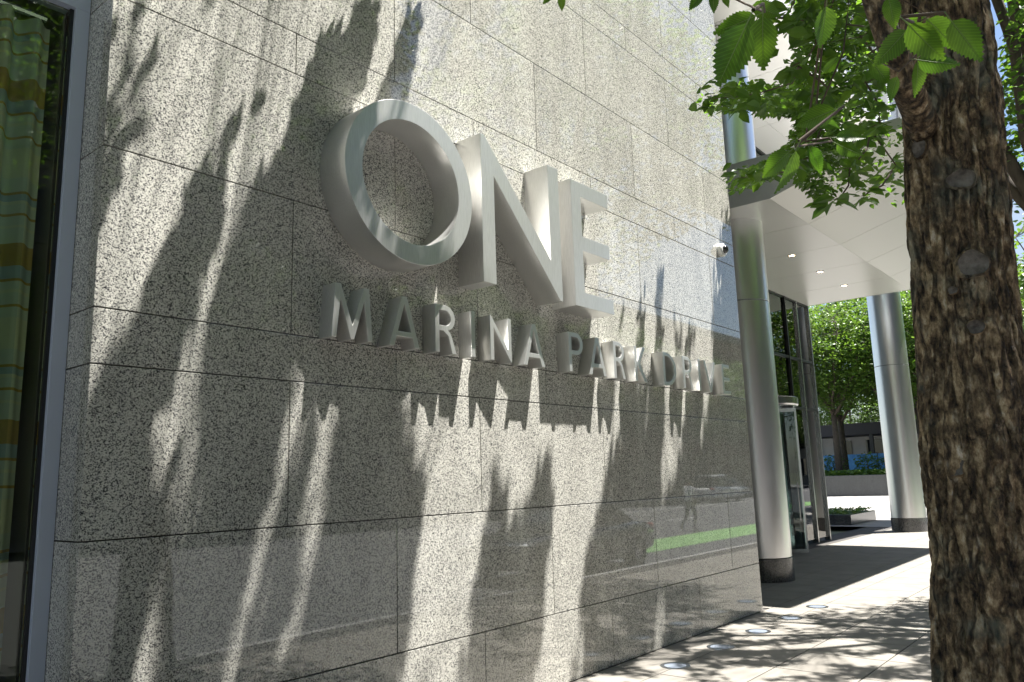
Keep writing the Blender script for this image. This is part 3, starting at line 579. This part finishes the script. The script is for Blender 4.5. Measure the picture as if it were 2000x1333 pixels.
def build_tree(name, loc, label, group, fork, top, spread, crowns, seed, mask, trunk=True, leafm='leaf', lsize=.10, limbn=6, trunk_r=.2, direct=None):
    t = empty(name, loc); tag(t, label, 'tree', group); off = np.array(loc)
    lb = limbs((loc[0], loc[1], fork), top, limbn, spread, seed)
    q = MB()
    for path, rad in lb: q.tube([p-off for p in path], rad, n=8)
    P = []; tw = []
    for c in crowns:
        p_, t_ = crown(*c[:4], lb, mask, *c[4:]); P.append(p_); tw += t_
    if direct:
        n_, xa, xb = direct; cs = []
        while len(cs) < n_:
            Wq = np.stack([rng.uniform(xa, xb, 4000), np.zeros(4000), rng.uniform(0, 8.2, 4000)], 1)
            yy = -np.where(Wq[:, 2] > 3.1, rng.uniform(.3, 1.0, 4000), rng.uniform(.7, 2.2, 4000)); C = Wq + SUN[None]*(yy/SUN[1])[:, None]
            q_ = pix(Wq); dk = anyin(q_[:, 0], q_[:, 1], DARK) | (inpoly(q_[:, 0], q_[:, 1], LOWER) & ~anyin(q_[:, 0], q_[:, 1], LIT))
            C = C[dk & (C[:, 2] < 12.5) & (C[:, 2] > 3.6)]; cs += list(C)
        C = np.array(cs[:n_]); Pd = (C[:, None, :]+rng.normal(size=(n_, 9, 3))*np.array([.07, .07, .05])).reshape(-1, 3); Pd = Pd[shade_ok(Pd)]; P.append(Pd)
        nodes = np.array([p for path, _ in lb for p in path])
        for c in C[::3]:
            a = nodes[int((np.linalg.norm(nodes-c, axis=1)+np.maximum(0, nodes[:, 2]-c[2])*.6).argmin())]; tw.append((a, (a+c)/2+np.array([0, 0, .1]), c))
    P = np.concatenate(P)
    if mask and tw:
        ok_ = np.ones(len(tw), bool)
        for f_ in np.linspace(0, 1, 15):
            m_ = np.array([(a[0]+(a[2]-a[0])*f_)+np.array([0, 0, .35*f_*(1-f_)]) for a in tw]); c_ = pix(m_); v_ = (c_[:, 2] > .1) & (c_[:, 0] > -60) & (c_[:, 0] < 2060) & (c_[:, 1] > -60) & (c_[:, 1] < 1390); ok_ &= ~(v_ & ~inpoly(c_[:, 0], c_[:, 1], VIS[0]))
        tw = [a for a, k_ in zip(tw, ok_) if k_ and np.linalg.norm(a[2]-a[0]) < 2.6]
    for a in tw: q.tube([p-off for p in a], [.008, .005, .003], n=4, cap=False)
    q.build('limbs', M['limb_bark'], t, smooth=True)
    foliage('crown', P-off, lsize, M[leafm], t)
    if trunk:
        q = MB(); q.tube([(0, 0, -.1), (0.01, 0, .4), (0, .02, 1.5), (0, 0, fork+.5)], [trunk_r*1.35, trunk_r*1.1, trunk_r, trunk_r*.7], n=14); q.build('trunk', M['limb_bark'], t, smooth=True)
    return t
# main street tree, trunk in view
T1 = np.array([3.85, -3.65, 0.0]); nrm = np.array([.9865, .164, 0]); per = np.array([-.164, .9865, 0])
tree1 = build_tree('street_tree', tuple(T1), 'street tree with thick rough trunk and pruning scars beside the granite wall', 'street trees along the kerb', 4.6, 12.5, 1.7,
    [((4.4, -2.3, 8.8), (3.0, 1.8, 3.6), 700, 12, .15), ((3.6, -4.6, 8.5), (3.8, 2.8, 3.2), 1300, 12, .2)], 3, True, trunk=False, direct=(1500, XL, 6.6))
def trunk_mesh():
    q = MB(); nu, nv = 200, 420; z0, z1 = -.1, 5.1; vs = []
    for j in range(nv+1):
        z = z0+(z1-z0)*j/nv; cl = -(z-2.3)*.058-.027
        if z > 3.4: cl += (z-3.4)*.03
        rr = .203+.03*min(1, max(0, (2.6-z)/1.2))+.012*math.exp(-((z-1.85)/.22)**2)-.012*math.exp(-((z-1.42)/.2)**2)+.06*math.exp(-max(z, 0)/.35)+(.02 if z < 1.2 else 0)*(1.2-z)
        if z > 3.2: rr -= (z-3.2)*.012
        cl -= .03*min(1, max(0, (2.6-z)/1.2)); c = T1+per*cl
        for i in range(nu):
            a = 2*math.pi*i/nu; ca, sa = math.cos(a), math.sin(a)
            wx = .35*noise.noise((ca*1.5, sa*1.5, z*1.2)); st = .45+.55*min(1, max(0, (1.9-z)/.8))
            # furrows that run up the trunk, broken into plates
            p = Vector((ca*3.4+wx, sa*3.4+wx, z*(2.6-1.6*st)+7))
            rid = 1-abs(noise.noise(p*1.7))*2.2; rid2 = 1-abs(noise.noise(Vector((ca*8+wx*3, sa*8, z*(6-3*st)))))*2.0
            fine = noise.fractal(Vector((ca*9, sa*9, z*11)), .9, 2.0, 4)
            d = -.020*max(0, rid)**2.2 - .010*max(0, rid2)**2 + .006*fine + .010*noise.noise((ca*1.3, sa*1.3, z*1.9))
            r = rr+d; vs.append(c+np.array([ca*r, sa*r, z]))
    q.add(vs, [(j*nu+i, j*nu+(i+1) % nu, (j+1)*nu+(i+1) % nu, (j+1)*nu+i) for j in range(nv) for i in range(nu)])
    q.v = [tuple(np.array(v)-T1) for v in q.v]
    return q.build('trunk', M['bark'], tree1, smooth=True)
trunk_mesh()
def scar(px, py, w_, h_, dep=.005):
    # disc lying on the trunk surface where the pixel ray meets it
    d = ray(px, py); d /= np.linalg.norm(d); best = None
    for s in np.arange(3.0, 4.3, .002):
        p = CAM+d*s; cl = -(p[2]-2.3)*.058-.027; c = T1[:2]+per[:2]*cl
        if np.hypot(*(p[:2]-c)) < .205: best = p; nn = np.array([*(p[:2]-c), 0]); break
    if best is None: return
    nn /= np.linalg.norm(nn); sd = np.cross([0, 0, 1], nn); q = MB(); vs = []; k = 20
    for rr, hh in ((1.12, -.012), (1.05, .008), (.93, .013), (.85, .004), (.4, .007), (.08, -.004)):
        for i in range(k):
            a = 2*math.pi*i/k; wob = 1+.06*math.sin(3*a+px)+.04*math.sin(5*a); x_, z_ = rr*w_/2*math.cos(a)*wob, rr*h_/2*math.sin(a)*wob
            bend = -(x_*x_)/(2*.205); vs.append(best-T1+sd*x_+np.array([0, 0, z_])+nn*(hh+bend+dep*.3))
    q.add(vs[:3*k], [(j*k+i, j*k+(i+1) % k, (j+1)*k+(i+1) % k, (j+1)*k+i) for j in range(2) for i in range(k)], 1)
    q.add(vs[2*k:], [(j*k+i, j*k+(i+1) % k, (j+1)*k+(i+1) % k, (j+1)*k+i) for j in range(3) for i in range(k)]+[tuple(range(3*k, 4*k))], 0)
    q.build('pruning_scar', [M['scar'], M['bark']], tree1, smooth=True)
for s_ in ((1877, 351, .115, .085), (1900, 515, .125, .115), (1798, 290, .075, .09), (1868, 911, .09, .085), (1862, 568, .04, .035), (1905, 640, .07, .06)): scar(*s_)
# leading limb that leaves the trunk top left in view
q = MB(); a_ = T1+per*(-.02)+np.array([-.02, .02, 3.25])
pth = [T1+per*0.0+np.array([-.08, 0, 3.2]), at(1762, 150, 3.72), at(1735, 75, 3.74), at(1708, 0, 3.78), at(1680, -90, 3.9), at(1640, -260, 4.2)]
q.tube([p-T1 for p in pth], [.07, .058, .05, .046, .04, .03], n=12); q.build('limb', M['bark'], tree1, smooth=True)
# leaf sprays seen against the entrance
def spray(px, py, dist, w_, h_, n):
    P = [at(px+rng.normal()*w_*.45, py+rng.normal()*h_*.45, dist+rng.normal()*.22) for _ in range(n)]; return P
SP = [(1450,188,5,95,34,75),(1475,345,4.8,50,20,26),(1590,45,4.4,60,55,50),(1680,70,5,75,65,70),(1560,130,4.4,40,50,24),(1690,160,5.2,60,50,50),(1610,185,4.7,40,30,22),(1700,255,5,45,50,42),(1660,325,4.6,28,40,24),(1625,388,4.5,30,14,14),(1560,315,4.5,38,22,20),(1742,335,5,18,38,18),(1520,35,4.6,50,30,30),(1740,60,5.5,30,60,30),(1690,380,4.5,10,16,8)]
P = []; q = MB(); root = at(1730, 60, 3.9)
for s_ in SP:
    pp = spray(*s_); P += pp; c = np.mean(pp, 0); e1 = at(s_[0]-s_[3]*.8, s_[1]+s_[4]*.2, s_[2]); e0 = at(s_[0]+s_[3]*.9, s_[1]-s_[4]*.5, s_[2])
    up = [t for t in SP if t[1] < s_[1]-25]; pa = min(up, key=lambda t: abs(t[0]-s_[0]-25)*.8+abs(t[1]-s_[1])) if up else (s_[0]+60, -140, 4.8)
    a0 = at(pa[0], pa[1], pa[2]); q.tube([p-T1 for p in (a0, (a0+e0)/2+np.array([0, 0, -.03]), (e0+c)/2, c, e1)], [.006, .005, .004, .003, .0015], n=5, cap=False)
q.build('twigs', M['twig'], tree1, smooth=True)
foliage('hanging_foliage', np.array(P)-T1, .092, M['leaf'], tree1, flat=.8)
# large near leaves, each one its own part
def hero_leaf_mesh():
    q = MB(); n = 26; vs = []
    def half(t): return .31*math.sin(math.pi*min(1, t**.78))**.85*(1-.25*t)
    for i in range(n+1):
        t = i/n; w_ = half(t) if 0 < t < 1 else 0; ser = .022*((i % 2)*2-1)*(1 if .08 < t < .97 else 0); z = -.16*t*t
        for k in (-1, -.5, 0, .5, 1):
            ww = (w_+ser)*k if abs(k) == 1 else w_*k; vs.append((ww, t+(.02 if abs(k) == 1 and i % 2 else 0), z+abs(ww)*.28-.012*math.sin(t*40)*abs(k)*w_*2))
    q.add(vs, [(i*5+k, i*5+k+1, (i+1)*5+k+1, (i+1)*5+k) for i in range(n) for k in range(4)])
    q.tube([(0, -.22, .04), (0, -.08, .01), (0, .3, -.012), (0, .65, -.066), (0, .97, -.15)], [.011, .011, .009, .006, .002], n=5, mi=1)
    return q.mesh('leaf', [M['leaf_near'], M['leaf_vein']], True)
mat('leaf_vein', (.16, .24, .06), .5)
hl = hero_leaf_mesh()
HERO = [((1476,31),(1393,70)),((1459,46),(1399,173)),((1490,31),(1488,142)),((1468,12),(1527,30)),((1613,13),(1606,96)),((1632,214),(1553,247)),((1632,269),(1692,264)),((1634,281),(1682,305)),((1554,294),(1524,383)),((1542,297),(1484,347)),((1579,287),(1609,338)),
 ((1792,120),(1794,191)),((1774,48),(1843,122)),((1810,38),(1873,94)),((1858,41),(1919,120)),((1771,59),(1710,130)),((1792,117),(1871,130)),((1735,-5),(1750,56)),((1807,33),(1765,45)),((1096,-8),(1098,22)),((1075,-12),(1062,8)),((1372,-14),(1345,20)),((1392,-14),(1396,26)),((1412,-10),(1424,14)),((1700,118),(1740,165)),((1752,150),(1735,200)),((1640,110),(1606,150)),((1600,236),(1640,250))]
tw = MB(); prev = {}
for i, (b0, t0) in enumerate(HERO):
    lp_ = math.hypot(t0[0]-b0[0], t0[1]-b0[1]); dist = min(2.6, max(1.15, .105*FPX/lp_)); A = at(*b0, dist); B = at(*t0, dist+rng.uniform(-.02, .03)); L = np.linalg.norm(B-A)
    y_ = Vector((B-A)/L); tocam = Vector(CAM-A).normalized(); nz_ = (tocam+Vector(rng.normal(size=3)*.35)); x_ = y_.cross(nz_).normalized(); z_ = x_.cross(y_)
    if i % 3 == 1: z_ = -z_; x_ = -x_
    o = link('leaf', hl, tree1); o.matrix_local = Matrix.Translation(Vector(A-T1)) @ Matrix((x_, y_, z_)).transposed().to_4x4() @ Matrix.Scale(L, 4)
    g = 0 if b0[0] < 1200 else 1 if b0[0] < 1545 and b0[1] < 60 else 2 if b0[0] < 1700 else 3
    s0 = A-np.array(y_)*.2*L; prev.setdefault(g, []).append(s0)
for g, ps in prev.items():
    ps = sorted(ps, key=lambda p: -p[2]); up = ps[0]+np.array([.15, -.05, .5]); tw.tube([p-T1 for p in [up+np.array([.5, -.1, .6]), up]+ps], [.007, .005]+[.003]*len(ps), n=5, cap=False)
tw.build('twigs', M['twig'], tree1, smooth=True)
# second street tree beyond, out of frame to the right, and more along the kerb
tree2 = build_tree('street_tree', (10.9, -3.65, 0), 'street tree whose leafy crown shades the paving before the entrance', 'street trees along the kerb', 4.2, 11.5, 1.8,
    [((10.7, -2.3, 7.6), (3.0, 2.1, 3.2), 1200, 12, .16), ((11.4, -4.6, 7.6), (3.0, 2.4, 3.2), 700, 12, .2)], 5, True, trunk_r=.2, direct=(1700, 6.4, XR))
gen = build_tree('street_tree', (31.5, -3.65, 0), 'leafy street tree standing along the kerb farther down the street', 'farther street trees along the kerb', 3.6, 10.5, 3.2, [((31.5, -3.6, 7.4), (3.3, 3.2, 3.4), 620, 14, .26)], 11, False, leafm='leaf_far', lsize=.2)
def tcopy(loc, rz, s, label, group):
    c = copy_tree(gen); c.location = loc; c.rotation_euler.z = rz; c.scale = (s, s, s); tag(c, label, 'tree', group); return c
for x, s in ((39.5, 1.05), (48, .95), (57, 1.1), (66, 1.0), (75, 1.05), (84, 1.1), (-4.0, 1.0)):
    tcopy((x, -3.65, 0), x, s, 'leafy street tree standing along the kerb farther down the street' if x > 0 else 'leafy street tree on the kerb in front of the green window', 'farther street trees along the kerb')
for i in range(21):
    tcopy((2+7.6*i+rng.uniform(-1, 1), -26.3-(i % 2)*.6, 0), i*1.3, rng.uniform(1.0, 1.3), 'leafy tree lining the pavement across the street', 'trees across the street')
for x, y, s in ((61.5, 11.2, 1.25), (62, 8.2, 1.3), (60.5, 14.6, 1.2), (66, 10, 1.5), (66.5, 16, 1.5), (58.8, 17.2, 1.2), (66, 4.5, 1.5), (72, 13, 1.9), (72, 7, 1.8)) + tuple((92+(k % 2)*2, 6+4.2*k, 1.1+.1*(k % 3)) for k in range(8)):
    tcopy((x, y, 1.3 if x < 63 else 0), x*2.1, s, 'tall leafy plaza tree growing behind the dark planter', 'plaza trees')

mat('brick', (.20, .10, .07), .85, noise_s=3, noise_c=(.26, .14, .10)); mat('stone_trim', (.16, .155, .145), .8)
def light_block_building(x0, x1, h, m, label):  # row added across the street to block sky and deepen the wall's shade
    bd = empty('light_block_building', (x0, -29, 0)); tag(bd, label, 'building', 'added light-blocking buildings across the street'); W_ = x1-x0
    q = MB(); q.box((0, -12, 0), (W_, -.25, h)); q.build('wall', M[m], bd); q = MB(); q.box((-.1, -12.2, h), (W_+.1, .05, h+.7)); q.build('cornice', M['stone_trim'], bd)
    wq = MB(); wq.box((0, -.26, 0), (1.7, -.2, 2.2)); wm = wq.mesh('window', M['car_glass']); sq = MB(); sq.box((-.1, -.26, -.18), (1.8, -.05, 0)); sm_ = sq.mesh('sill', M['stone_trim'])
    nx = int(W_/3.2); nz = int((h-1.5)/3.6)
    for i in range(nx):
        for j in range(nz):
            p = ((i+.5)*W_/nx-.85, 0, 1.2+3.6*j); wo = link('window', wm, bd, p); link('sill', sm_, wo)
light_block_building(-46, -4, 26, 'brick', 'added long red brick building blocking sky across the street with rows of dark windows')
light_block_building(-3, 30, 30, 'stone_trim', 'added tall pale stone building blocking sky across the street opposite the granite wall')
light_block_building(31, 52, 21, 'brick', 'added lower red brick building blocking sky across the street past the pale one')
light_block_building(53, 96, 15, 'brick', 'added low long brick backdrop building across the street beyond the others')  # this and the next added as dark backing behind the mirrored trees
light_block_building(98, 165, 17, 'stone_trim', 'added grey stone backdrop building at the far end of the street')
# ------------------------------------------------------------------ vehicles and walker in the street (seen mirrored in the polished granite)
def loft(q, st, n=20, mi=0):
    """st: (x, halfwidth, z0, z1, power)"""
    vs = []
    for x, hw, z0, z1, pw in st:
        for i in range(n):
            a = 2*math.pi*(i+.5)/n; c_, s_ = math.cos(a), math.sin(a)
            vs.append((x, hw*math.copysign(abs(c_)**(2/pw), c_), (z0+z1)/2+(z1-z0)/2*math.copysign(abs(s_)**(2/pw), s_)))
    q.add(vs, [(j*n+i, j*n+(i+1) % n, (j+1)*n+(i+1) % n, (j+1)*n+i) for j in range(len(st)-1) for i in range(n)]+[tuple(range(n)), tuple(range((len(st)-1)*n, len(st)*n))], mi)
def car(loc, rz, paint, label, suv=False):
    c = empty('parked_car', loc, rz); tag(c, label, 'car', 'vehicles in the street')
    H = 1.82 if suv else 1.45; bl = .98 if suv else .88; L2 = 2.3
    q = MB(); loft(q, [(-L2, .70, .42, .72, 4), (-L2+.08, .84, .28, bl-.12, 5), (-1.6, .90, .22, bl-.02, 6), (-.7, .91, .2, bl+.03, 6), (.6, .91, .2, bl+.06, 6), (1.6, .90, .22, bl+(.08 if not suv else .1), 6), (L2-.1, .84, .3, bl+.02, 5), (L2, .72, .42, bl-.12, 4)], 28); q.build('body', M[paint], c, smooth=True, auto=50)
    q = MB(); r0 = 2.15 if suv else 1.75
    loft(q, [(-1.15, .76, bl-.1, bl+.06, 4), (-.35, .72, bl-.1, H-.07, 4), (.2, .71, bl-.1, H-.02, 4), (.9, .70, bl-.1, H-.04, 4), (r0-(.15 if suv else .5), .68, bl-.1, H-(.08 if suv else .2), 4), (r0, .70, bl-.1, bl+(.3 if suv else .08), 4)], 28); q.build('window_band', M['car_glass'], c, smooth=True, auto=50)
    q = MB(); loft(q, [(-.42, .60, H-.12, H-.055, 4), (-.3, .68, H-.13, H-.03, 4), (.2, .70, H-.13, H+.012, 4), (.9, .69, H-.14, H-.005, 4), (r0-(.2 if suv else .55), .64, H-(.16 if suv else .26), H-(.05 if suv else .15), 4)], 28); q.build('roof', M[paint], c, smooth=True, auto=50)
    for x in (-1.42, 1.42):
        for s in (-1, 1):
            q = MB(); q.lathe([(.18, -.10), (.31, -.11), (.335, -.07), (.335, .07), (.31, .11), (.18, .10)], axis='y', n=28); wl = q.build('wheel', M['tyre'], c, smooth=True, auto=40); wl.location = (x, s*.80, .335)
            q = MB(); q.lathe([(0, .09*s), (.06, .10*s), (.17, .075*s), (.20, .10*s)], axis='y', n=20); q.build('rim', M['rim'], wl, smooth=True)
    for s in (-1, 1):
        q = MB(); q.box((L2-.16, s*.66-.14, bl-.16), (L2-.005, s*.66+.14, bl-.02)); q.build('tail_light', M['tail_red'], c, bevel=.02)
        q = MB(); q.box((-L2+.01, s*.60-.16, .62), (-L2+.2, s*.60+.16, .74)); q.build('headlight', M['head_clear'], c, bevel=.02)
        q = MB(); q.box((-.72, s*.97-.09, bl+.03), (-.58, s*.97+.09, bl+.17)); q.build('wing_mirror', M[paint], c, bevel=.03)
    return c
car((13.3, -5.45, -.13), 0, 'car_dark', 'dark saloon car parked at the kerb, mirrored in the granite')
car((50.5, -19.6, -.13), R(180), 'car_white', 'white sport utility vehicle across the street, mirrored in the granite', True)
car((58, -22.3, -.13), R(180), 'car_grey', 'grey car parked behind the white utility vehicle across the street')
car((5.0, -22.2, -.13), R(180), 'car_grey', 'grey car parked on the far side opposite the granite wall')
def person(loc, rz):
    J_ = {'pel': (0, 0, .95), 'wa': (0, 0, 1.1), 'ch': (.02, 0, 1.32), 'nk': (.02, 0, 1.5), 'hd': (.03, 0, 1.60), 'ht': (.03, 0, 1.74),
        'hl': (0, .10, .92), 'kl': (.16, .10, .50), 'al': (.05, .10, .10), 'tl': (.22, .11, .04), 'hr': (0, -.10, .92), 'kr': (-.06, -.10, .50), 'ar': (-.36, -.10, .16), 'tr': (-.24, -.11, .05),
        'sl': (.02, .19, 1.42), 'el': (-.10, .25, 1.14), 'wl': (.02, .26, .90), 'fl': (.06, .26, .82), 'sr': (.02, -.19, 1.42), 'er': (.06, -.25, 1.14), 'wr': (.24, -.24, .98), 'fr': (.31, -.24, .94)}
    rad = dict(pel=.15, wa=.135, ch=.155, nk=.06, hd=.085, ht=.075, hl=.09, kl=.065, al=.045, tl=.035, hr=.09, kr=.065, ar=.045, tr=.035, sl=.07, el=.048, wl=.034, fl=.03, sr=.07, er=.048, wr=.034, fr=.03)
    ed = 'pel-wa wa-ch ch-nk nk-hd hd-ht pel-hl hl-kl kl-al al-tl pel-hr hr-kr kr-ar ar-tr ch-sl sl-el el-wl wl-fl ch-sr sr-er er-wr wr-fr'.split()
    ks = list(J_); me = bpy.data.meshes.new('body'); me.from_pydata([J_[k] for k in ks], [tuple(ks.index(a) for a in e.split('-')) for e in ed], [])
    tmp = bpy.data.objects.new('tmp', me); col.objects.link(tmp); m_ = tmp.modifiers.new('s', 'SKIN'); sv = me.skin_vertices[0].data
    for i, k in enumerate(ks): sv[i].radius = (rad[k], rad[k]*(1.0 if k not in ('wa', 'ch', 'pel') else 1.1)); sv[i].use_root = (k == 'pel')
    tmp.modifiers.new('d', 'SUBSURF').levels = 2; dg = bpy.context.evaluated_depsgraph_get(); bm_ = bpy.data.meshes.new_from_object(tmp.evaluated_get(dg)); bpy.data.objects.remove(tmp)
    for m in ('shirt', 'trousers', 'skin', 'tyre'): bm_.materials.append(M[m])
    for p in bm_.polygons:
        c = p.center; p.use_smooth = True; p.material_index = 3 if c.z < .09 else 1 if c.z < 1.0 and abs(c.y) < .19 else 2 if (c.z > 1.5 or (abs(c.y) > .2 and c.z < 1.2)) else 0
    t = empty('person', loc, rz); tag(t, 'person in white shirt and dark trousers walking in the street', 'person'); link('body', bm_, t)
    q = MB(); q.lathe([(.0, .105), (.055, .095), (.088, .05), (.094, .0), (.085, -.03)], c=(.02, 0, 1.675), n=18); q.build('hair', M['hair'], t, smooth=True)
person((24.8, -8.5, -.13), R(20))
